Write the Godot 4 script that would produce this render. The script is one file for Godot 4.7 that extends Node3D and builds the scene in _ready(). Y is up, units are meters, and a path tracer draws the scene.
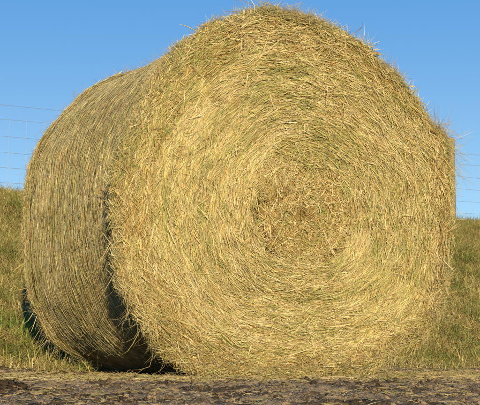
extends Node3D
# A round hay bale on bare soil in front of a grassy bank with a wire fence.

# ---------------------------------------------------------------- sizes (metres)
const TOE := 6.0
const EXPO := 1.57
const BALE_AT := Vector3(0.235, 0.0, -6.283)   # under the middle of the near end
const BALE_TURN := 24.4                        # degrees
const R0 := 0.754                              # bale radius
const LEN := 1.42                             # bale length
const FENCE_A := Vector2(-2.25, -14.4)         # fence line, x and z
const FENCE_U := Vector2(0.7458, -0.6661)
const FENCE_N := Vector2(0.6661, 0.7458)

var rng := RandomNumberGenerator.new()
var n_lump := FastNoiseLite.new()
var n_tone := FastNoiseLite.new()
var n_soil := FastNoiseLite.new()
var n_big := FastNoiseLite.new()

# ---------------------------------------------------------------- small helpers
func gauss(s: float) -> float:
	return rng.randfn(0.0, s)

func noise(seed_: int, freq: float, octaves := 3) -> FastNoiseLite:
	var n := FastNoiseLite.new()
	n.seed = seed_
	n.frequency = freq
	n.noise_type = FastNoiseLite.TYPE_SIMPLEX_SMOOTH
	n.fractal_type = FastNoiseLite.FRACTAL_FBM
	n.fractal_octaves = octaves
	return n

func srgb(r: float, g: float, b: float) -> Color:
	return Color(r, g, b).linear_to_srgb()

func tag(o: Node, label: String, category: String, group := "", kind := "") -> void:
	if label: o.set_meta("label", label)
	if category: o.set_meta("category", category)
	if group: o.set_meta("group", group)
	if kind: o.set_meta("kind", kind)

func put_mesh(called: String, mesh: Mesh, m: Material, parent: Node) -> MeshInstance3D:
	var o := MeshInstance3D.new()
	o.name = called
	o.mesh = mesh
	o.material_override = m
	parent.add_child(o, true)
	return o

# Collects triangles with normals and colours.
class Acc:
	var v := PackedVector3Array()
	var n := PackedVector3Array()
	var c := PackedColorArray()
	var i := PackedInt32Array()
	func mesh() -> ArrayMesh:
		var a := []
		a.resize(Mesh.ARRAY_MAX)
		a[Mesh.ARRAY_VERTEX] = v
		a[Mesh.ARRAY_NORMAL] = n
		a[Mesh.ARRAY_COLOR] = c
		a[Mesh.ARRAY_INDEX] = i
		var m := ArrayMesh.new()
		m.add_surface_from_arrays(Mesh.PRIMITIVE_TRIANGLES, a)
		return m

# A tapered three-sided stem or blade along pts; wide is the half width at each point, flat the share of it in the thin direction.
func strand(acc: Acc, pts: PackedVector3Array, wide: PackedFloat32Array, side0: Vector3, flat: float, twist: float, col: Color) -> void:
	var k := pts.size()
	var first := acc.v.size()
	for j in k:
		var t: Vector3 = (pts[mini(j + 1, k - 1)] - pts[maxi(j - 1, 0)]).normalized()
		var s := (side0 - t * side0.dot(t)).normalized().rotated(t, twist * j / (k - 1))
		var u := t.cross(s)
		for q in 3:
			var ang := PI / 2 + q * TAU / 3
			acc.v.append(pts[j] + s * (cos(ang) * wide[j]) + u * (sin(ang) * wide[j] * flat))
			acc.n.append((s * cos(ang) * flat + u * sin(ang)).normalized())
			acc.c.append(col)
	for j in k - 1:
		for q in 3:
			var a := first + j * 3 + q
			var b := first + j * 3 + (q + 1) % 3
			acc.i.append_array([a, a + 3, b, b, a + 3, b + 3])

# A little bundle of hay: unit length along x (scaled by each copy), widths and offsets in metres.
func wisp(seed_: int, count: int, off_y: float, off_z: float, slope: float, bend: float, w0: float, w1: float) -> ArrayMesh:
	var keep := rng.state
	rng.seed = seed_
	var acc := Acc.new()
	for q in count:
		var ln := rng.randf_range(0.55, 1.0)
		var x0 := rng.randf_range(-0.5, 0.5 - ln) + (1.0 - ln) * 0.0
		var y0 := gauss(off_y)
		var z0 := gauss(off_z)
		var sy := gauss(slope)
		var sz := gauss(slope * 0.45)
		var b := gauss(bend)
		var bz := gauss(bend * 0.5)
		var ph := rng.randf() * TAU
		var wv := absf(gauss(bend * 0.35))
		var kink := rng.randf_range(0.25, 0.75)
		var kn := gauss(slope * 0.7) if rng.randf() < 0.35 else 0.0
		var w := rng.randf_range(w0, w1)
		if rng.randf() < 0.15: w *= 1.6
		var pts := PackedVector3Array()
		var wd := PackedFloat32Array()
		for j in 6:
			var t := j / 5.0
			var x := x0 + t * ln
			pts.append(Vector3(x, y0 + sy * x + b * (4.0 * t * (1.0 - t) - 0.66) + wv * sin(ph + t * 7.0) + kn * maxf(0.0, t - kink), z0 + sz * x + bz * (4.0 * t * (1.0 - t) - 0.66)))
			wd.append(w * (0.55 + 0.45 * sin(PI * clampf(t * 0.86 + 0.1, 0, 1))) * (1.0 if j < 5 else 0.35))
		var lum := clampf(0.84 + gauss(0.13), 0.4, 1.0)
		var hue := rng.randf()
		var col := Color(lum, lum * 0.97, lum * 0.9)
		if hue < 0.12: col = Color(lum * 0.80, lum * 0.93, lum * 0.66)        # greener blade
		elif hue < 0.26: col = Color(lum * 0.95, lum * 0.80, lum * 0.60)      # browner stem
		elif hue < 0.5: col = Color(minf(1, lum * 1.2), minf(1, lum * 1.2), minf(1, lum * 1.2))   # bleached
		strand(acc, pts, wd, Vector3(0, 1, 0).rotated(Vector3(1, 0, 0), gauss(0.6)), rng.randf_range(0.3, 0.8), gauss(0.8), col)
	rng.state = keep
	return acc.mesh()

# Thousands of single blades of hay in one mesh: each a thin bent blade, slightly rounded across.
class Blades:
	var v := PackedVector3Array()
	var n := PackedVector3Array()
	var c := PackedColorArray()
	var i := PackedInt32Array()
	var at := 0
	const K := 4
	func room(count: int) -> void:
		v.resize(count * K * 2)
		n.resize(count * K * 2)
		c.resize(count * K * 2)
		i.resize(count * (K - 1) * 6)
	# o middle, x along, out away from the surface; bow bends it sideways, rise off the surface, roll turns its flat side
	func add(o: Vector3, x: Vector3, out: Vector3, ln: float, w: float, bow: float, rise: float, roll: float, kink: float, col: Color) -> void:
		var y := out.cross(x).normalized()
		var z := x.cross(y)
		var b := at * K * 2
		var e := at * (K - 1) * 6
		var s := y * cos(roll) + z * sin(roll)
		var face := s.cross(x)
		for j in K:
			var t := float(j) / (K - 1)
			var q := 4.0 * t * (1.0 - t) - 0.6
			var p := o + x * ((t - 0.5) * ln) + y * (bow * q + kink * maxf(0.0, t - 0.5)) + z * (rise * q)
			var h := w * (0.75 if j == 0 else (0.3 if j == K - 1 else 1.0))
			v[b] = p + s * h
			v[b + 1] = p - s * h
			n[b] = (face + s * 0.55).normalized()
			n[b + 1] = (face - s * 0.55).normalized()
			c[b] = col
			c[b + 1] = col
			if j < K - 1:
				i[e] = b
				i[e + 1] = b + 1
				i[e + 2] = b + 2
				i[e + 3] = b + 1
				i[e + 4] = b + 3
				i[e + 5] = b + 2
				e += 6
			b += 2
		at += 1
	func mesh() -> ArrayMesh:
		room(at)
		var a := []
		a.resize(Mesh.ARRAY_MAX)
		a[Mesh.ARRAY_VERTEX] = v
		a[Mesh.ARRAY_NORMAL] = n
		a[Mesh.ARRAY_COLOR] = c
		a[Mesh.ARRAY_INDEX] = i
		var m := ArrayMesh.new()
		m.add_surface_from_arrays(Mesh.PRIMITIVE_TRIANGLES, a)
		return m

# Copies of a few mesh variants; each variant has its own buffer.
class Field:
	var meshes: Array = []
	var data: Array[PackedFloat32Array] = []
	func _init(ms: Array) -> void:
		meshes = ms
		for m in ms: data.append(PackedFloat32Array())
	func add(k: int, o: Vector3, x: Vector3, y: Vector3, z: Vector3, c: Color) -> void:
		data[k].append_array([x.x, y.x, z.x, o.x, x.y, y.y, z.y, o.y, x.z, y.z, z.z, o.z, c.r, c.g, c.b, 1.0])

func build_field(f: Field, called: String, m: Material, parent: Node) -> void:
	for k in f.meshes.size():
		var count := f.data[k].size() / 16
		if count == 0: continue
		var mm := MultiMesh.new()
		mm.transform_format = MultiMesh.TRANSFORM_3D
		mm.use_colors = true
		mm.mesh = f.meshes[k]
		mm.instance_count = count
		mm.buffer = f.data[k]
		var o := MultiMeshInstance3D.new()
		o.name = called
		o.multimesh = mm
		o.material_override = m
		o.set_meta("kind", "stuff")
		parent.add_child(o, true)

func stuff_part(called: String, parent: Node) -> Node3D:
	var o := Node3D.new()
	o.name = called
	o.set_meta("kind", "stuff")
	parent.add_child(o, true)
	return o

# ---------------------------------------------------------------- terrain
func bare_height(x: float, z: float) -> float:
	var rel := Vector2(x, z) - FENCE_A
	var d := rel.dot(FENCE_N)
	var along := rel.dot(FENCE_U) / 6.9
	var crest := 1.59 + 0.14 * clampf(along, -1.5, 2.5)
	var h := 0.0
	if d > TOE:
		h = 0.045 * (1.0 - smoothstep(TOE, 6.7, d))
	else:
		var t := clampf(1.0 - d / TOE, 0.0, 1.0)
		t = 1.0 - pow(1.0 - t, 1.35)
		h = 0.045 + (crest - 0.045) * t
		if d < 0.0: h = crest - 0.03 * minf(-d, 30.0)
		h += n_big.get_noise_2d(x * 1.0, z * 1.0) * 0.10 * clampf((TOE - d) / 2.5, 0.0, 1.0) * (1.0 - 0.75 * smoothstep(1.5, 0.0, d))
	return h

func grassy(x: float, z: float) -> float:
	var rel := Vector2(x, z) - FENCE_A
	var d := rel.dot(FENCE_N)
	return clampf((TOE + 0.42 - d) / 0.4 + n_big.get_noise_2d(x * 3.0 + 40.0, z * 3.0) * 0.45, 0.0, 1.0)

func height(x: float, z: float) -> float:
	var h := bare_height(x, z)
	if absf(x) < 9.0 and z > -12.0 and z < 4.0:
		var under := Vector2(x - BALE_AT.x + 0.28, z - BALE_AT.z + 0.62).length()
		var calm := lerpf(0.25, 1.0, smoothstep(0.5, 1.1, under))
		var soil := 1.0 - 0.6 * grassy(x, z)
		h += (n_soil.get_noise_2d(x * 4.0, z * 4.0) * 0.016 + absf(n_soil.get_noise_2d(x * 13.0 + 9.0, z * 13.0)) * 0.020 - 0.008 + n_soil.get_noise_2d(x * 40.0, z * 40.0 + 5.0) * 0.006) * calm * soil
	return h

func axis_lines(lo: float, hi: float, step: float, grow: float, reach: float) -> PackedFloat32Array:
	var a := PackedFloat32Array()
	var x := lo
	var s := step
	while x > -reach:
		s *= grow
		x -= s
		a.append(maxf(x, -reach))
	a.reverse()
	x = lo
	while x < hi:
		a.append(x)
		x += step
	s = step
	while x < reach:
		a.append(x)
		s *= grow
		x += s
	a.append(reach)
	return a

func make_ground(m: Material) -> MeshInstance3D:
	var xs := axis_lines(-1.35, 1.35, 0.0115, 1.09, 600.0)
	var zs := axis_lines(-7.0, -2.3, 0.0125, 1.06, 600.0)
	var acc := Acc.new()
	var w := xs.size()
	for z in zs:
		for x in xs:
			acc.v.append(Vector3(x, height(x, z), z))
			var g := grassy(x, z)
			var p: float = 0.5 + 0.5 * n_tone.get_noise_3d(x * 2.2, 3.0, z * 2.2)
			var damp := smoothstep(0.48, 0.70, 0.5 + 0.62 * n_tone.get_noise_3d(x * 3.1, 11.0, z * 3.1))
			var dry := Color(0.33, 0.235, 0.140).lerp(Color(0.42, 0.315, 0.195), p)
			var c := dry.lerp(Color(0.105, 0.072, 0.043), damp * 0.85)
			acc.c.append(c.lerp(Color(0.15, 0.115, 0.05), g))
	var nn := PackedVector3Array()
	nn.resize(acc.v.size())
	for r in zs.size():
		for q in w:
			var e := acc.v[r * w + mini(q + 1, w - 1)] - acc.v[r * w + maxi(q - 1, 0)]
			var f := acc.v[mini(r + 1, zs.size() - 1) * w + q] - acc.v[maxi(r - 1, 0) * w + q]
			nn[r * w + q] = f.cross(e).normalized()
	acc.n = nn
	for r in zs.size() - 1:
		for q in w - 1:
			var a := r * w + q
			acc.i.append_array([a, a + 1, a + w, a + 1, a + w + 1, a + w])
	var o := put_mesh("ground", acc.mesh(), m, self)
	o.set_meta("kind", "structure")
	return o

# A lump of earth: a displaced sphere.
func clod_mesh(seed_: int) -> ArrayMesh:
	var nz := noise(seed_, 1.0, 3)
	var acc := Acc.new()
	var rings := 11
	var segs := 16
	for r in rings + 1:
		var th := PI * r / rings
		for s in segs:
			var ph := TAU * s / segs
			var d := Vector3(sin(th) * cos(ph), cos(th), sin(th) * sin(ph))
			var k: float = 0.95 + 0.75 * nz.get_noise_3dv(d * 1.0) - 0.45 * absf(nz.get_noise_3dv(d * 2.2 + Vector3(7, 0, 0))) + 0.35 * nz.get_noise_3dv(d * 5.0)
			acc.v.append(d * k * Vector3(1.05, 0.62, 0.85))
			acc.n.append(d)
			acc.c.append(Color(1, 1, 1))
	for r in rings:
		for s in segs:
			var a := r * segs + s
			var b := r * segs + (s + 1) % segs
			acc.i.append_array([a, b, a + segs, b, b + segs, a + segs])
	var st := SurfaceTool.new()
	st.create_from(acc.mesh(), 0)
	st.generate_normals()
	return st.commit()

# ---------------------------------------------------------------- bale shape
# a: angle seen from the near end, 0 to the right, PI/2 up. s: metres back from the near end.
func out_shape(a: float, s := 0.0) -> float:
	var c := absf(cos(a))
	var si := sin(a)
	if si < 0.0:
		var e := 2.9 - 0.55 * smoothstep(0.09, 0.17, s) + 0.4 * smoothstep(0.3, 0.9, s)
		return pow(pow(c, e) + pow(-si, e), -1.0 / e)
	var flat := exp(-pow((a - 0.80) / 0.36, 2.0)) * 0.036
	return 1.0 - flat + 0.036 * exp(-pow((a - 0.22) / 0.24, 2.0))

func radius(s: float) -> float:
	# puffed-out near end, groove where the net begins, wrapped body, slightly puffed far end
	var r := 0.727 + 0.020 * smoothstep(0.18, 0.9, s)
	r = lerpf(R0 + 0.004, r, smoothstep(0.07, 0.16, s))
	r -= 0.050 * exp(-pow((s - 0.165) / 0.032, 2.0))
	r += 0.0015 * sin(TAU * s / 0.036) * smoothstep(0.19, 0.24, s) * smoothstep(1.40, 1.34, s)
	r += 0.016 * smoothstep(1.25, 1.35, s)
	r -= 0.030 * pow(clampf(1.0 - s / 0.055, 0, 1), 2.0)
	r -= 0.05 * pow(clampf((s - (LEN - 0.05)) / 0.05, 0, 1), 2.0)
	return r

func lump(a: float, s: float) -> float:
	var p := Vector3(cos(a) * 1.6, sin(a) * 1.6, s * 1.1)
	var loose := 1.0 - 0.55 * smoothstep(0.12, 0.2, s)
	return (n_lump.get_noise_3dv(p) * 0.036 + n_lump.get_noise_3dv(p * 3.1 + Vector3(5, 1, 2)) * 0.014) * loose

func side_point(a: float, s: float, off: float) -> Vector3:
	var r := (radius(s) + lump(a, s)) * out_shape(a, s) + off
	return Vector3(cos(a) * r, maxf(R0 + sin(a) * r, 0.004), -s)

const SWIRL := Vector2(0.030, -0.085)
# depth of the torn places: the loose start of the winding, gaping on its left and less on its right, and small gaps all over
func torn(rho: float, a: float, p: Vector2) -> float:
	var wob: float = 0.03 * n_lump.get_noise_2d(a * 2.0, 60.0)
	var d := 0.11 * exp(-pow((rho - 0.262 - wob) / 0.024, 2.0)) * exp(-pow(wrapf(a - 3.5, -PI, PI) / 0.7, 2.0))
	d += 0.06 * exp(-pow((rho - 0.19 + wob) / 0.015, 2.0)) * exp(-pow(wrapf(a - 3.2, -PI, PI) / 0.5, 2.0))
	d += 0.06 * exp(-pow((rho - 0.275 - wob) / 0.014, 2.0)) * exp(-pow(wrapf(a + 0.6, -PI, PI) / 0.5, 2.0))
	d += 0.05 * exp(-pow((rho - 0.30 - wob) / 0.013, 2.0)) * exp(-pow(wrapf(a - 1.9, -PI, PI) / 0.4, 2.0))
	d += maxf(0.0, n_lump.get_noise_3d(rho * 34.0, a * rho * 11.0, 21.0) - 0.30) * 0.14
	return d

func face_point(rho: float, a: float, off: float, gaps := true) -> Vector3:
	var edge := (radius(0.0) + lump(a, 0.0)) * out_shape(a)
	var p := Vector2(cos(a), sin(a)) * rho * edge + SWIRL * (1.0 - rho)
	var z := 0.012 * (1.0 - rho * rho) - 0.010 * pow(clampf((rho - 0.86) / 0.14, 0, 1), 2.0)
	z += n_lump.get_noise_3d(rho * 9.0, cos(a) * 0.9, sin(a) * 0.9) * 0.020          # wound layers
	z += n_lump.get_noise_3d(p.x * 5.0, p.y * 5.0, 8.0) * 0.018
	if gaps: z -= torn(rho, a, p)
	return Vector3(p.x, maxf(R0 + p.y, 0.004), z + off)

func hay_color(p: Vector3, rho: float) -> Color:
	# patches of cut grass, straw and weathered stems in wound layers
	var g: float = n_tone.get_noise_3d(p.x * 2.4, p.y * 2.4, p.z * 2.4)
	var k := rng.randf() + g * 0.45
	var c: Color
	if k < 0.06: c = Color(0.24, 0.25, 0.070)
	elif k < 0.22: c = Color(0.35, 0.31, 0.095)
	elif k < 0.56: c = Color(0.465, 0.362, 0.146)
	elif k < 0.86: c = Color(0.53, 0.43, 0.205)
	else: c = Color(0.59, 0.49, 0.265)
	if rng.randf() < 0.08 + 0.26 * smoothstep(0.80, 1.0, rho) + 0.26 * smoothstep(0.36, 0.20, rho):
		c = Color(0.27, 0.16, 0.050) if rng.randf() < 0.6 else Color(0.37, 0.24, 0.075)
	return c

# Puts a wisp so that x runs along dir and z leaves the surface.
func lay(f: Field, o: Vector3, dir: Vector3, out: Vector3, ln: float, w: float, c: Color) -> void:
	var x := dir.normalized()
	var y := out.cross(x).normalized()
	var z := x.cross(y)
	f.add(rng.randi() % f.meshes.size(), o, x * ln, y * w, z * w, c)

const WEATHERED := Color(1.10, 1.09, 1.02)

func blade_width() -> float:
	var w := rng.randf_range(0.0005, 0.0012)
	return w * 1.9 if rng.randf() < 0.10 else w

func vary(c: Color) -> Color:
	var l := clampf(0.95 + gauss(0.14), 0.45, 1.2)
	var h := rng.randf()
	if h < 0.10: return Color(c.r * l * 0.76, c.g * l * 0.92, c.b * l * 0.66)
	if h < 0.20: return Color(c.r * l * 0.90, c.g * l * 0.76, c.b * l * 0.58)
	return Color(c.r * l, c.g * l, c.b * l)

func put_stuff(called: String, bl: Blades, m: Material, parent: Node) -> void:
	put_mesh(called, bl.mesh(), m, parent).set_meta("kind", "stuff")

func make_bale(m_hay: Material, m_core: Material, m_net: Material) -> void:
	var bale := Node3D.new()
	bale.name = "hay_bale"
	add_child(bale)
	bale.position = BALE_AT
	bale.rotation_degrees.y = BALE_TURN
	tag(bale, "large round golden hay bale resting on bare soil", "hay bale")

	# packed inside, just below the outer hay
	var acc := Acc.new()
	var segs := 120
	var rows := []
	for rho in [0.0, 0.12, 0.2, 0.27, 0.34, 0.45, 0.56, 0.67, 0.78, 0.88, 0.95]: rows.append([0, rho])
	for s in [0.02, 0.05, 0.08, 0.11, 0.135, 0.16, 0.185, 0.22, 0.32, 0.45, 0.6, 0.75, 0.9, 1.05, 1.2, 1.3, 1.345]: rows.append([1, s])
	for rho in [0.9, 0.6, 0.3, 0.0]: rows.append([2, rho])
	for row in rows:
		for q in segs:
			var a := TAU * q / segs
			var p: Vector3
			if row[0] == 0: p = face_point(row[1], a, -0.040)
			elif row[0] == 1: p = side_point(a, row[1], -0.020)
			else:
				p = side_point(a, LEN - 0.02, -0.03)
				p = Vector3(p.x * row[1], R0 + (p.y - R0) * row[1], -LEN + 0.01)
			acc.v.append(p)
			acc.n.append(Vector3.UP)
			acc.c.append(Color(0.30, 0.205, 0.075))
	for r in rows.size() - 1:
		for q in segs:
			var a := r * segs + q
			var b := r * segs + (q + 1) % segs
			acc.i.append_array([a, a + segs, b, b, a + segs, b + segs])
	var st := SurfaceTool.new()
	st.create_from(acc.mesh(), 0)
	st.generate_normals()
	put_mesh("packed_core", st.commit(), m_core, bale)

	var shaggy := []
	var single := []
	for q in 5: shaggy.append(wisp(300 + q, 5, 0.012, 0.008, 0.070, 0.024, 0.0005, 0.0012))
	for q in 6: single.append(wisp(400 + q, 1, 0.0, 0.0, 0.05, 0.04, 0.0005, 0.0010))

	# near end: hay wound round the middle
	var bl := Blades.new()
	bl.room(140000)
	rng.seed = 11
	for q in 24000:
		# small handfuls that were cut and wound together
		var rho0 := sqrt(rng.randf())
		var a0 := rng.randf() * TAU
		var lean := gauss(0.15)
		var tone := hay_color(Vector3(rho0 * 3.0, cos(a0) * 0.45, sin(a0) * 0.45), rho0)
		var mess := lerpf(1.25, 0.16, smoothstep(0.19, 0.33, rho0)) + 0.22 * smoothstep(0.82, 1.0, rho0)
		for k in 5 if rho0 < 0.9 else 6:
			var rho := clampf(rho0 + gauss(0.010), 0.005, 1.0)
			var a := a0 + gauss(0.022) / maxf(rho, 0.15)
			var flat_at := Vector2(cos(a), sin(a)) * rho * 0.72 + SWIRL * (1.0 - rho)
			if torn(rho, a, flat_at) > 0.022 and rng.randf() < 0.95: continue
			var deep := rng.randf()
			var o := face_point(rho, a, 0.005 - 0.022 * deep * deep)
			var t := (face_point(rho, a + 0.03, 0.0, false) - o)
			t = (face_point(rho, a + 0.03, 0.0, false) - face_point(rho, a - 0.03, 0.0, false)).normalized()
			var rr := (face_point(minf(rho + 0.03, 1.0), a, 0.0, false) - face_point(rho - 0.03, a, 0.0, false)).normalized()
			var out := rr.cross(t).normalized()
			var turn := lean + gauss(mess)
			if rng.randf() < 0.17: turn += gauss(0.6)
			var dir := (t.rotated(out, turn) + out * gauss(0.08 + 0.06 * smoothstep(0.82, 1.0, rho))).normalized()
			var ln := rng.randf_range(0.04, 0.21) * lerpf(0.6, 1.0, smoothstep(0.1, 0.5, rho))
			var bow := ln * ln / (8.0 * maxf(rho * R0, 0.12)) * cos(turn)
			var flip := 1.0
			if rng.randf() < 0.5:
				dir = -dir
				flip = -1.0
			bl.add(o, dir, out, ln, blade_width(), -bow * flip + gauss(ln * 0.02), gauss(0.006), gauss(0.65), gauss(0.016) if rng.randf() < 0.3 else 0.0, vary(tone))
	put_stuff("end_hay", bl, m_hay, bale)

	# the puffed-out roll at the near end
	bl = Blades.new()
	bl.room(70000)
	rng.seed = 12
	for q in 48000:
		var s := rng.randf_range(0.0, 0.155)
		var a := rng.randf() * TAU
		if cos(a - 2.3) < -0.5 and rng.randf() < 0.5: continue
		var o := side_point(a, s, 0.005 - 0.022 * pow(rng.randf(), 2.0))
		var t := (side_point(a + 0.02, s, 0) - side_point(a - 0.02, s, 0)).normalized()
		var out := (t.cross(Vector3(0, 0, 1)).normalized() + Vector3(0, 0, 1.4 * clampf(1.0 - s / 0.06, 0.0, 1.0))).normalized()
		var dir := (t.rotated(out, gauss(0.42)) + out * gauss(0.13)).normalized()
		bl.add(o, dir, out, rng.randf_range(0.04, 0.17), blade_width(), gauss(0.004), -0.002 + gauss(0.006), gauss(0.8), gauss(0.012), vary(hay_color(o, 0.84)))
	# its ragged back edge, hanging over the net
	for q in 9000:
		var a := rng.randf() * TAU
		var o := side_point(a, rng.randf_range(0.09, 0.15), -0.004)
		var t := (side_point(a + 0.02, 0.12, 0) - side_point(a - 0.02, 0.12, 0)).normalized()
		var out := t.cross(Vector3(0, 0, 1)).normalized()
		var dir := (Vector3(0, -0.35, -0.5) + t * gauss(0.8) + out * gauss(0.16)).normalized()
		bl.add(o, dir, out, rng.randf_range(0.04, 0.12), blade_width(), gauss(0.006), gauss(0.006), gauss(0.8), gauss(0.02), vary(hay_color(o, 0.86)))
	put_stuff("puffed_rim", bl, m_hay, bale)

	# wrapped side: hay pressed flat along the winding, weathered duller than the cut end
	bl = Blades.new()
	bl.room(155000)
	rng.seed = 13
	for q in 150000:
		var s := rng.randf_range(0.16, LEN - 0.01)
		var a := rng.randf() * TAU
		if cos(a - 2.6) < -0.2 and rng.randf() < 0.7: continue
		var o := side_point(a, s, 0.001 - 0.008 * pow(rng.randf(), 2.0))
		var t := (side_point(a + 0.02, s, 0) - side_point(a - 0.02, s, 0)).normalized()
		var out := t.cross(Vector3(0, 0, 1)).normalized()
		var mess := 0.15 if rng.randf() < 0.62 else 0.8
		var dir := (t.rotated(out, gauss(mess)) + out * gauss(0.015)).normalized()
		var ln := rng.randf_range(0.015, 0.055) if mess > 0.2 else rng.randf_range(0.02, 0.10)
		bl.add(o, dir, out, ln, blade_width() * 0.9, gauss(0.003), ln * ln / 7.0 + gauss(0.0024), gauss(0.4), gauss(0.006), vary(vary(hay_color(o, 0.90))) * WEATHERED)
	put_stuff("side_hay", bl, m_hay, bale)

	# far end edge, shaggy
	bl = Blades.new()
	bl.room(16000)
	rng.seed = 14
	for q in 16000:
		var s := rng.randf_range(LEN - 0.075, LEN + 0.01)
		var a := rng.randf() * TAU
		var o := side_point(a, s, 0.004 - 0.02 * rng.randf())
		var t := (side_point(a + 0.02, s, 0) - side_point(a - 0.02, s, 0)).normalized()
		var out := t.cross(Vector3(0, 0, 1)).normalized()
		var dir := (t.rotated(out, gauss(0.5)) + out * gauss(0.10)).normalized()
		bl.add(o, dir, out, rng.randf_range(0.03, 0.12), blade_width(), gauss(0.005), gauss(0.005), gauss(0.8), gauss(0.012), vary(hay_color(o, 0.8)))
	put_stuff("far_rim", bl, m_hay, bale)
	var f: Field

	# net: threads that run round the wrapped side, pressed into the hay
	acc = Acc.new()
	rng.seed = 15
	var s := 0.1945
	while s < LEN - 0.03:
		var pts := PackedVector3Array()
		var wd := PackedFloat32Array()
		for q in 181:
			var a := TAU * q / 180.0
			var ss := s + 0.0030 * n_tone.get_noise_2d(a * 6.0, s * 60.0)
			var o := side_point(a, ss, 0.0030 + 0.0035 * n_tone.get_noise_2d(a * 28.0 + 50.0, s * 300.0))
			o.y = maxf(o.y, 0.006)
			pts.append(o)
			wd.append(0.0006)
		strand(acc, pts, wd, Vector3(0, 0, 1), 0.6, 0.0, Color(1, 1, 1))
		s += 0.0205
	var net := put_mesh("net_wrap", acc.mesh(), m_net, bale)
	net.set_meta("kind", "stuff")

	# stray hay that stands off the edges
	f = Field.new(single + shaggy)
	rng.seed = 16
	var tufts := []
	for q in 26: tufts.append([rng.randf_range(-0.1, PI), rng.randf_range(0.0, 0.13), rng.randf_range(0.5, 1.0)])
	tufts += [[1.82, 0.05, 1.3], [1.72, 0.04, 1.4], [1.60, 0.06, 1.3], [1.45, 0.03, 1.1], [0.42, 0.03, 2.0], [0.34, 0.05, 2.3], [0.28, 0.03, 2.2], [1.66, 0.03, 1.6], [0.9, 0.04, 1.1]]
	for q in 2300:
		var w: Array = tufts[rng.randi() % tufts.size()]
		var a: float = w[0] + gauss(0.05)
		var s2: float = w[1] + gauss(0.03)
		var big: float = w[2]
		if rng.randf() < 0.4:
			a = rng.randf_range(-0.3, PI + 0.35)
			s2 = rng.randf_range(0.0, 0.15) if rng.randf() < 0.7 else rng.randf_range(0.15, LEN)
			big = 0.6
		s2 = maxf(s2, 0.0)
		var o := side_point(a, s2, 0.0)
		var t := (side_point(a + 0.02, s2, 0) - side_point(a - 0.02, s2, 0)).normalized()
		var out := t.cross(Vector3(0, 0, 1)).normalized()
		var dir := t * gauss(1.0) + out * absf(gauss(0.5)) + Vector3(0, 0, gauss(0.5))
		var ln := rng.randf_range(0.04, 0.10) * big
		lay(f, o + dir.normalized() * ln * 0.36, dir, out, ln, 0.8, hay_color(o, 0.7).lerp(Color(0.62, 0.52, 0.30), 0.6))
	for q in 1500:
		var a := rng.randf_range(0.9, PI + 1.0)
		var s2 := rng.randf_range(0.17, LEN) if q % 3 else rng.randf_range(LEN - 0.05, LEN)
		var o := side_point(a, s2, 0.0)
		var t := (side_point(a + 0.02, s2, 0) - side_point(a - 0.02, s2, 0)).normalized()
		var out := t.cross(Vector3(0, 0, 1)).normalized()
		var dir := t * gauss(1.0) + out * absf(gauss(0.45)) + Vector3(0, 0, gauss(0.4))
		var ln := rng.randf_range(0.025, 0.07)
		f.add(rng.randi() % single.size(), o + dir.normalized() * ln * 0.3, dir.normalized() * ln, out * 0.8, dir.normalized().cross(out) * 0.8, hay_color(o, 0.7).lerp(Color(0.62, 0.52, 0.30), 0.5))
	# and along the foot of the near end
	for q in 380:
		var a := rng.randf_range(PI + 0.7, TAU - 0.35)
		var o := face_point(rng.randf_range(0.93, 1.0), a, 0.01)
		o.y = maxf(o.y, 0.01)
		var dir := Vector3(gauss(1.0), -absf(gauss(0.25)), absf(gauss(0.35)))
		if o.y < 0.05: dir.y = absf(dir.y) * 0.4
		lay(f, o, dir, Vector3(0, 0.4, 1).normalized(), rng.randf_range(0.05, 0.15), 1.0, hay_color(o, 0.6).lerp(Color(0.62, 0.52, 0.30), 0.6))
	build_field(f, "hay_wisps", m_hay, stuff_part("stray_hay", bale))

	# single stalks one can pick out
	var stalks := []
	for q in 8: stalks.append(wisp(500 + q, 1, 0.0, 0.0, 0.04, 0.035, 0.0009, 0.0015))
	var mats := []
	for c in [Color(0.66, 0.54, 0.28), Color(0.56, 0.43, 0.18), Color(0.36, 0.33, 0.11), Color(0.38, 0.25, 0.10)]:
		var m := m_hay.duplicate()
		m.albedo_color = srgb(c.r, c.g, c.b)
		m.vertex_color_use_as_albedo = false
		mats.append(m)
	rng.seed = 17
	# [angle from, to, back from, to, count, length from, to, way]
	var sets := [
		[1.1, 2.1, 0.0, 0.14, 40, 0.06, 0.15, 0], [0.3, 1.1, 0.0, 0.14, 30, 0.06, 0.15, 0], [-0.15, 0.45, 0.0, 0.12, 34, 0.08, 0.21, 0],
		[2.1, 2.8, 0.0, 0.3, 14, 0.05, 0.12, 0], [3.1, 4.35, 0.09, 0.15, 70, 0.08, 0.26, 1], [3.25, 4.5, LEN - 0.02, LEN + 0.01, 120, 0.08, 0.22, 2],
		[3.6, 4.6, 0.0, 0.10, 30, 0.07, 0.18, 1], [2.6, 3.3, 0.09, 0.15, 14, 0.07, 0.16, 1]]
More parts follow.
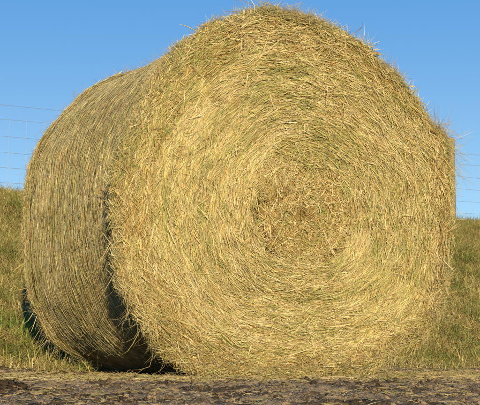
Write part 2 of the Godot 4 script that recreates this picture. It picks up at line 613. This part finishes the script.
	for w in sets:
		for q in w[4]:
			var a := rng.randf_range(w[0], w[1])
			var s3 := rng.randf_range(w[2], w[3])
			var o := side_point(a, s3, -0.004)
			var out := Vector3(cos(a), sin(a), 0)
			var t := Vector3(-sin(a), cos(a), 0)
			var ln := rng.randf_range(w[5], w[6])
			var dir: Vector3
			if w[7] == 0: dir = out * absf(gauss(0.6)) + t * gauss(0.8) + Vector3(0, 0, gauss(0.4))
			elif w[7] == 2: dir = out * 0.8 + Vector3(gauss(0.3), -0.7 + gauss(0.3), -0.1 + gauss(0.3))
			else: dir = Vector3(gauss(0.3), -1.0, -0.15 + gauss(0.35)) + out * 0.25
			place_stalk(bale, stalks, mats, o, dir, out, ln)
	for q in 110:
		var rho := sqrt(rng.randf_range(0.0, 0.9)) if q < 64 else rng.randf_range(0.05, 0.34)
		var a := rng.randf() * TAU
		var o := face_point(rho, a, 0.012)
		var dir := Vector3(-sin(a), cos(a), 0).rotated(Vector3(0, 0, 1), gauss(0.7)) + Vector3(0, 0, absf(gauss(0.12)))
		var ln := rng.randf_range(0.08, 0.24)
		place_stalk(bale, stalks, mats, o - dir.normalized() * ln * 0.4, dir, Vector3(0, 0, 1), ln)

func place_stalk(bale: Node3D, stalks: Array, mats: Array, o: Vector3, dir: Vector3, out: Vector3, ln: float) -> void:
	var x := dir.normalized()
	var y := out.cross(x)
	if y.length() < 0.05: y = Vector3(0, 0, 1).cross(x)
	y = y.normalized()
	var z := x.cross(y)
	var mid := o + x * ln * 0.42
	var low := mid.y - absf(x.y) * ln * 0.5
	if low < 0.012: mid.y += 0.012 - low
	var st := put_mesh("stalk", stalks[rng.randi() % stalks.size()], mats[rng.randi() % mats.size()], bale)
	st.transform = Transform3D(Basis(x * ln, y, z), mid)

# ---------------------------------------------------------------- grass
func tuft(seed_: int, count: int, spread: float, h0: float, h1: float, w0: float, w1: float, lean: float) -> ArrayMesh:
	var keep := rng.state
	rng.seed = seed_
	var acc := Acc.new()
	for q in count:
		var a := rng.randf() * TAU
		var d := Vector3(cos(a), 0, sin(a))
		var b := d * spread * sqrt(rng.randf())
		var turn := rng.randf() * TAU
		var l := Vector3(cos(turn), 0, sin(turn)) * absf(gauss(lean))
		var h := rng.randf_range(h0, h1)
		var w := rng.randf_range(w0, w1)
		var pts := PackedVector3Array()
		var wd := PackedFloat32Array()
		for j in 5:
			var t := j / 4.0
			pts.append(b + Vector3(0, h * (t - 0.25 * lean * t * t) - 0.01, 0) + l * h * (0.3 * t + 0.7 * t * t))
			wd.append(w * (1.0 - 0.8 * t * t))
		var lum := clampf(0.75 + gauss(0.16), 0.35, 1.0)
		var col := Color(lum, lum, lum * 0.9)
		if rng.randf() < 0.3: col = Color(lum, lum * 0.85, lum * 0.62)
		strand(acc, pts, wd, Vector3(cos(turn + 1.57), 0, sin(turn + 1.57)), 0.3, gauss(0.6), col)
	rng.state = keep
	return acc.mesh()

func make_grass(m: Material) -> void:
	var short := []
	for q in 5: short.append(tuft(700 + q, 11, 0.06, 0.025, 0.075, 0.0013, 0.0028, 1.1))
	var tall := []
	for q in 4: tall.append(tuft(720 + q, 6, 0.05, 0.07, 0.15, 0.0007, 0.0014, 0.7))
	var f := Field.new(short + tall)
	rng.seed = 21
	for q in 125000:
		var x: float
		var z: float
		if q < 46000:      # the stretches beside the bale
			x = rng.randf_range(-3.4, -0.7) if q % 2 else rng.randf_range(0.9, 3.6)
			z = rng.randf_range(-15.5, -7.2) if q % 2 else rng.randf_range(-19.5, -8.0)
		else:
			x = rng.randf_range(-9.0, 9.0)
			z = rng.randf_range(-24.0, -4.0)
		var d := (Vector2(x, z) - FENCE_A).dot(FENCE_N)
		if d < -2.5 or d > 6.8 or rng.randf() > grassy(x, z) * 1.05: continue
		var h := height(x, z)
		var tone: float = n_tone.get_noise_3d(x * 2.3, 30.0, z * 2.3) + gauss(0.22)
		var c: Color
		if tone < -0.22: c = Color(0.24, 0.28, 0.06)
		elif tone < 0.0: c = Color(0.38, 0.36, 0.10)
		elif tone < 0.25: c = Color(0.53, 0.44, 0.15)
		else: c = Color(0.60, 0.48, 0.20)
		if rng.randf() < 0.08: c = Color(0.30, 0.15, 0.06)
		var k := rng.randi() % short.size() if rng.randf() < 0.86 else short.size() + rng.randi() % tall.size()
		var s := rng.randf_range(0.7, 1.25)
		var b := Basis(Vector3.UP, rng.randf() * TAU) * s
		b = Basis(Vector3(cos(q * 1.7), 0, sin(q * 1.7)), gauss(0.5)) * b
		f.add(k, Vector3(x, h, z), b.x, b.y, b.z, c)
	var o := stuff_part("grass", self)
	tag(o, "rough yellow and green grass covering the bank", "grass", "", "stuff")
	build_field(f, "grass_tufts", m, o)

	# the fresh green clumps that stand out at the foot of the bank
	var green := m.duplicate()
	green.albedo_color = srgb(0.22, 0.34, 0.06)
	green.vertex_color_use_as_albedo = true
	var told := ["bright green grass clump left of the bale, nearest to the soil", "bright green grass clump left of the bale, at the photo's left edge", "small bright green grass clump beside the bale's shadow"]
	var spots := [Vector2(-1.10, -7.86), Vector2(-1.20, -7.98), Vector2(-1.02, -7.94)]
	for q in 3:
		var t := put_mesh("grass_clump", tuft(760 + q, 70 - 8 * q, 0.14, 0.06, 0.19, 0.0022, 0.0042, 1.1), green, self)
		t.position = Vector3(spots[q].x, height(spots[q].x, spots[q].y), spots[q].y)
		tag(t, told[q], "grass clump", "green clumps at the foot of the bank")

# ---------------------------------------------------------------- soil litter
func make_soil(ground: Node3D, m_soil: Material, m_hay: Material) -> void:
	var shapes := []
	for q in 6: shapes.append(clod_mesh(800 + q))
	rng.seed = 31
	var tones := [Color(0.30, 0.22, 0.13), Color(0.16, 0.112, 0.067), Color(0.07, 0.049, 0.031), Color(0.38, 0.285, 0.175)]
	var mats := []
	for c in tones:
		var m := m_soil.duplicate()
		m.vertex_color_use_as_albedo = false
		m.albedo_color = srgb(c.r, c.g, c.b)
		mats.append(m)
	for q in 150:
		var z := -rng.randf_range(2.75, 6.0)
		var x := rng.randf_range(-0.19, 0.19) * -z
		var r := rng.randf_range(0.006, 0.014)
		var tone := rng.randi() % 4
		if q < 22:        # the dark heap at the left edge
			z = -rng.randf_range(3.7, 4.3)
			x = 0.1563 * z + rng.randf_range(-0.05, 0.055)
			r = rng.randf_range(0.016, 0.030)
			tone = 2
		var b := Basis.from_euler(Vector3(gauss(0.4), rng.randf() * TAU, gauss(0.4))).scaled(Vector3.ONE * r)
		var o := put_mesh("clod", shapes[rng.randi() % 6], mats[tone], ground)
		o.transform = Transform3D(b, Vector3(x, height(x, z) + r * 0.25, z))
	var f := Field.new(shapes)
	for q in 46000:
		var z := -rng.randf_range(2.2, 8.6)
		if q > 15000: z = -rng.randf_range(2.6, 5.6)
		var x := rng.randf_range(-0.24, 0.24) * -z
		if q % 4 == 0: x = rng.randf_range(-2.6, 2.6)
		if n_tone.get_noise_3d(x * 3.1, 19.0, z * 3.1) + gauss(0.25) < -0.05: continue
		var r := rng.randf_range(0.0015, 0.0065)
		if q > 15000: r = rng.randf_range(0.0007, 0.0028)
		var b := Basis.from_euler(Vector3(gauss(0.5), rng.randf() * TAU, gauss(0.5))).scaled(Vector3.ONE * r)
		f.add(rng.randi() % 6, Vector3(x, height(x, z) + r * 0.2, z), b.x, b.y, b.z, tones[rng.randi() % 4])
	var crumbs := stuff_part("soil_crumbs", self)
	tag(crumbs, "brown soil crumbs scattered over the bare ground", "soil", "", "stuff")
	build_field(f, "crumbs", m_soil, crumbs)

	# straw lying about
	var bits := []
	for q in 6: bits.append(wisp(900 + q, 1, 0.0, 0.0, 0.02, 0.012, 0.0010, 0.0022))
	for q in 3: bits.append(wisp(910 + q, 4, 0.012, 0.003, 0.05, 0.012, 0.0009, 0.0019))
	f = Field.new(bits)
	for q in 30000:
		var x: float
		var z: float
		var near := rng.randf()
		if near < 0.30:          # in front of and under the bale
			x = rng.randf_range(-1.3, 1.7)
			z = -6.35 - 0.42 * (x - 0.235) + absf(gauss(0.13)) - 0.12
		elif near < 0.62:        # between the bale and the grass
			x = rng.randf_range(-2.6, 2.6)
			z = rng.randf_range(-10.2, -6.3)
			if rng.randf() < 0.3 and grassy(x, z) > 0.5: continue
		elif rng.randf() < 0.5: continue
		else:                    # thin scatter on the open soil
			z = -rng.randf_range(2.3, 6.3)
			x = rng.randf_range(-0.26, 0.26) * -z
			if rng.randf() < 0.62 * smoothstep(5.8, 3.5, -z): continue
			if n_tone.get_noise_3d(x * 2.0, 41.0, z * 2.0) < -0.12: continue
		var ln := rng.randf_range(0.02, 0.11)
		var thin := 0.9
		if z > -5.2:
			ln *= 0.5
			thin = 0.42
		var a := rng.randf() * TAU
		var dir := Vector3(cos(a), gauss(0.07), sin(a))
		var c := hay_color(Vector3(x, 0, z), 0.85).lerp(Color(0.46, 0.35, 0.19), rng.randf_range(0.2, 0.8))
		lay(f, Vector3(x, height(x, z) + rng.randf_range(0.002, 0.012), z), dir, Vector3.UP, ln, thin, c)
	var litter := stuff_part("loose_straw", self)
	tag(litter, "loose straw scattered on the soil around the bale", "straw", "", "stuff")
	build_field(f, "straw_bits", m_hay, litter)

# ---------------------------------------------------------------- fence
func tube(pts: PackedVector3Array, r: float) -> ArrayMesh:
	var acc := Acc.new()
	var wd := PackedFloat32Array()
	for p in pts: wd.append(r)
	var dir := (pts[pts.size() - 1] - pts[0]).normalized()
	var side := Vector3(0, 0, 1) if absf(dir.y) > 0.8 else Vector3.UP
	strand(acc, pts, wd, side, 1.0, 0.0, Color(1, 1, 1))
	return acc.mesh()

func fence_at(t: float, up: float) -> Vector3:
	var p := FENCE_A + FENCE_U * t
	return Vector3(p.x, 1.70 + 0.14 * clampf(t / 6.9, -1.5, 2.5) + up, p.y)

func make_fence(m_wire: Material, m_wood: Material) -> void:
	var fence := Node3D.new()
	fence.name = "wire_fence"
	add_child(fence)
	fence.position = fence_at(0.0, 0.0)
	tag(fence, "grey woven wire fence along the top of the grassy bank", "fence")
	var base := fence.position
	var ups := [0.77, 0.64, 0.48, 0.32, 0.17, 0.03]
	rng.seed = 41
	for u in ups:
		var pts := PackedVector3Array()
		var t := -3.0
		while t <= 9.2:
			pts.append(fence_at(t, u + 0.006 * sin(t * 1.7 + u * 9.0)) - base)
			t += 0.2
		put_mesh("wire", tube(pts, 0.0018), m_wire, fence)
		if u > 0.7: continue
		# knots where the upright wires cross
		t = -2.95
	var t2 := -2.95
	while t2 < 9.2:
		var pts := PackedVector3Array()
		var lean := gauss(0.006)
		for u in [0.655, 0.48, 0.32, 0.17, 0.03, -0.12]:
			pts.append(fence_at(t2 + lean * u * 6.0 + gauss(0.003), u) - base)
		var stay := put_mesh("upright_wire", tube(pts, 0.0013), m_wire, fence)
		for k in 5:
			var knot := put_mesh("knot", knot_mesh, m_wire, stay)
			knot.position = pts[k]
		t2 += 0.2
	# posts: one beside the bale's right edge, others out of the frame
	for t in [-2.9, 1.9, 6.55]:
		var acc := Acc.new()
		var segs := 14
		var foot := fence_at(t, -0.45) - base
		var top := 0.955 if t > 5.0 else 0.90
		var hs := [0.0, 0.45, 0.8, 1.1, 0.45 + top - 0.015, 0.45 + top, 0.45 + top]
		var rs := [0.066, 0.064, 0.061, 0.060, 0.058, 0.052, 0.0]
		for r in hs.size():
			for q in segs:
				var a := TAU * q / segs
				var w: float = rs[r] * (1.0 + 0.07 * n_lump.get_noise_3d(cos(a) * 3.0, hs[r] * 1.5, sin(a) * 3.0))
				acc.v.append(foot + Vector3(cos(a) * w, hs[r], sin(a) * w) - Vector3(FENCE_N.x, 0, FENCE_N.y) * 0.062)
				acc.n.append(Vector3.UP)
				acc.c.append(Color(1, 1, 1))
		for r in hs.size() - 1:
			for q in segs:
				var a := r * segs + q
				var b := r * segs + (q + 1) % segs
				acc.i.append_array([a, b, a + segs, b, b + segs, a + segs])
		var st := SurfaceTool.new()
		st.create_from(acc.mesh(), 0)
		st.generate_normals()
		put_mesh("post", st.commit(), m_wood, fence)

var knot_mesh: ArrayMesh

# ---------------------------------------------------------------- materials
func noise_tex(seed_: int, freq: float, lo: Color, hi: Color, normal := false, octaves := 5) -> NoiseTexture2D:
	var t := NoiseTexture2D.new()
	t.width = 512
	t.height = 512
	t.seamless = true
	t.noise = noise(seed_, freq, octaves)
	if normal:
		t.as_normal_map = true
		t.bump_strength = 6.0
	else:
		var g := Gradient.new()
		g.set_color(0, lo)
		g.set_color(1, hi)
		t.color_ramp = g
	return t

func _ready() -> void:
	# ---- camera
	var cam := Camera3D.new()
	cam.name = "camera"
	cam.position = Vector3(0, 0.0876, 0)
	cam.rotation_degrees = Vector3(5.77, 0, 0)
	cam.fov = 15.03
	cam.near = 0.05
	cam.far = 2000.0
	add_child(cam)
	cam.current = true
	# ---- sky, exposure
	var sky := ProceduralSkyMaterial.new()
	sky.sky_top_color = srgb(0.030 / EXPO, 0.249 / EXPO, 0.678 / EXPO)
	sky.sky_horizon_color = srgb(0.82 / EXPO, 1.24 / EXPO, 1.35 / EXPO)
	sky.sky_energy_multiplier = 1.0
	sky.sky_curve = 0.075
	sky.ground_horizon_color = srgb(0.20, 0.18, 0.12)
	sky.ground_bottom_color = srgb(0.12, 0.11, 0.08)
	sky.sun_angle_max = 1.0
	var env := Environment.new()
	env.background_mode = Environment.BG_SKY
	env.sky = Sky.new()
	env.sky.sky_material = sky
	env.tonemap_mode = Environment.TONE_MAPPER_LINEAR
	env.tonemap_exposure = EXPO
	env.sdfgi_enabled = true
	env.ssao_enabled = true
	env.ssil_enabled = true
	var we := WorldEnvironment.new()
	we.name = "world_environment"
	we.environment = env
	add_child(we)
	# ---- sun: behind the camera, a little to the right
	var sun := DirectionalLight3D.new()
	sun.name = "sun"
	sun.light_energy = 1.6
	sun.light_color = Color(1.0, 0.925, 0.77)
	sun.light_angular_distance = 0.5
	sun.shadow_enabled = true
	sun.rotation_degrees = Vector3(-12.5, 8.0, 0)
	add_child(sun)

	n_lump = noise(3, 1.0, 3)
	n_tone = noise(5, 1.0, 3)
	n_soil = noise(8, 1.0, 3)
	n_big = noise(13, 0.7, 2)

	# ---- materials
	var m_soil := StandardMaterial3D.new()
	m_soil.vertex_color_use_as_albedo = true
	m_soil.albedo_texture = noise_tex(51, 0.03, Color(0.55, 0.53, 0.5), Color(1, 1, 1))
	m_soil.uv1_triplanar = true
	m_soil.uv1_world_triplanar = true
	m_soil.uv1_scale = Vector3(7, 7, 7)
	m_soil.roughness = 0.95
	m_soil.metallic_specular = 0.1
	m_soil.normal_enabled = true
	m_soil.normal_texture = noise_tex(52, 0.06, Color.BLACK, Color.WHITE, true)
	m_soil.normal_scale = 1.6
	var m_hay := StandardMaterial3D.new()
	m_hay.vertex_color_use_as_albedo = true
	m_hay.roughness = 0.7
	m_hay.metallic_specular = 0.3
	m_hay.backlight_enabled = true
	m_hay.backlight = Color(0.4, 0.4, 0.4)
	var m_core := StandardMaterial3D.new()
	m_core.vertex_color_use_as_albedo = true
	m_core.roughness = 0.9
	m_core.albedo_texture = noise_tex(53, 0.08, Color(0.5, 0.45, 0.4), Color(1, 1, 1))
	m_core.uv1_triplanar = true
	m_core.uv1_scale = Vector3(5, 5, 5)
	var m_net := StandardMaterial3D.new()
	m_net.albedo_color = srgb(0.52, 0.48, 0.33)
	m_net.roughness = 0.4
	m_net.backlight_enabled = true
	m_net.backlight = Color(0.5, 0.5, 0.5)
	var m_grass := StandardMaterial3D.new()
	m_grass.vertex_color_use_as_albedo = true
	m_grass.roughness = 0.6
	m_grass.metallic_specular = 0.35
	m_grass.backlight_enabled = true
	m_grass.backlight = Color(0.6, 0.6, 0.5)
	var m_wire := StandardMaterial3D.new()
	m_wire.albedo_color = srgb(0.36, 0.36, 0.36)
	m_wire.metallic = 0.3
	m_wire.roughness = 0.55
	var m_wood := StandardMaterial3D.new()
	m_wood.albedo_color = srgb(0.34, 0.28, 0.15)
	m_wood.albedo_texture = noise_tex(54, 0.02, Color(0.6, 0.57, 0.5), Color(1, 1, 1))
	m_wood.uv1_triplanar = true
	m_wood.uv1_scale = Vector3(9, 0.9, 9)
	m_wood.roughness = 0.85
	var ks := clod_mesh(860)
	knot_mesh = ArrayMesh.new()
	var arr := ks.surface_get_arrays(0)
	var vs: PackedVector3Array = arr[Mesh.ARRAY_VERTEX]
	for q in vs.size(): vs[q] *= 0.0042
	arr[Mesh.ARRAY_VERTEX] = vs
	knot_mesh.add_surface_from_arrays(Mesh.PRIMITIVE_TRIANGLES, arr)

	# ---- the place
	var ground := make_ground(m_soil)
	make_bale(m_hay, m_core, m_net)
	make_fence(m_wire, m_wood)
	make_grass(m_grass)
	make_soil(ground, m_soil, m_hay)
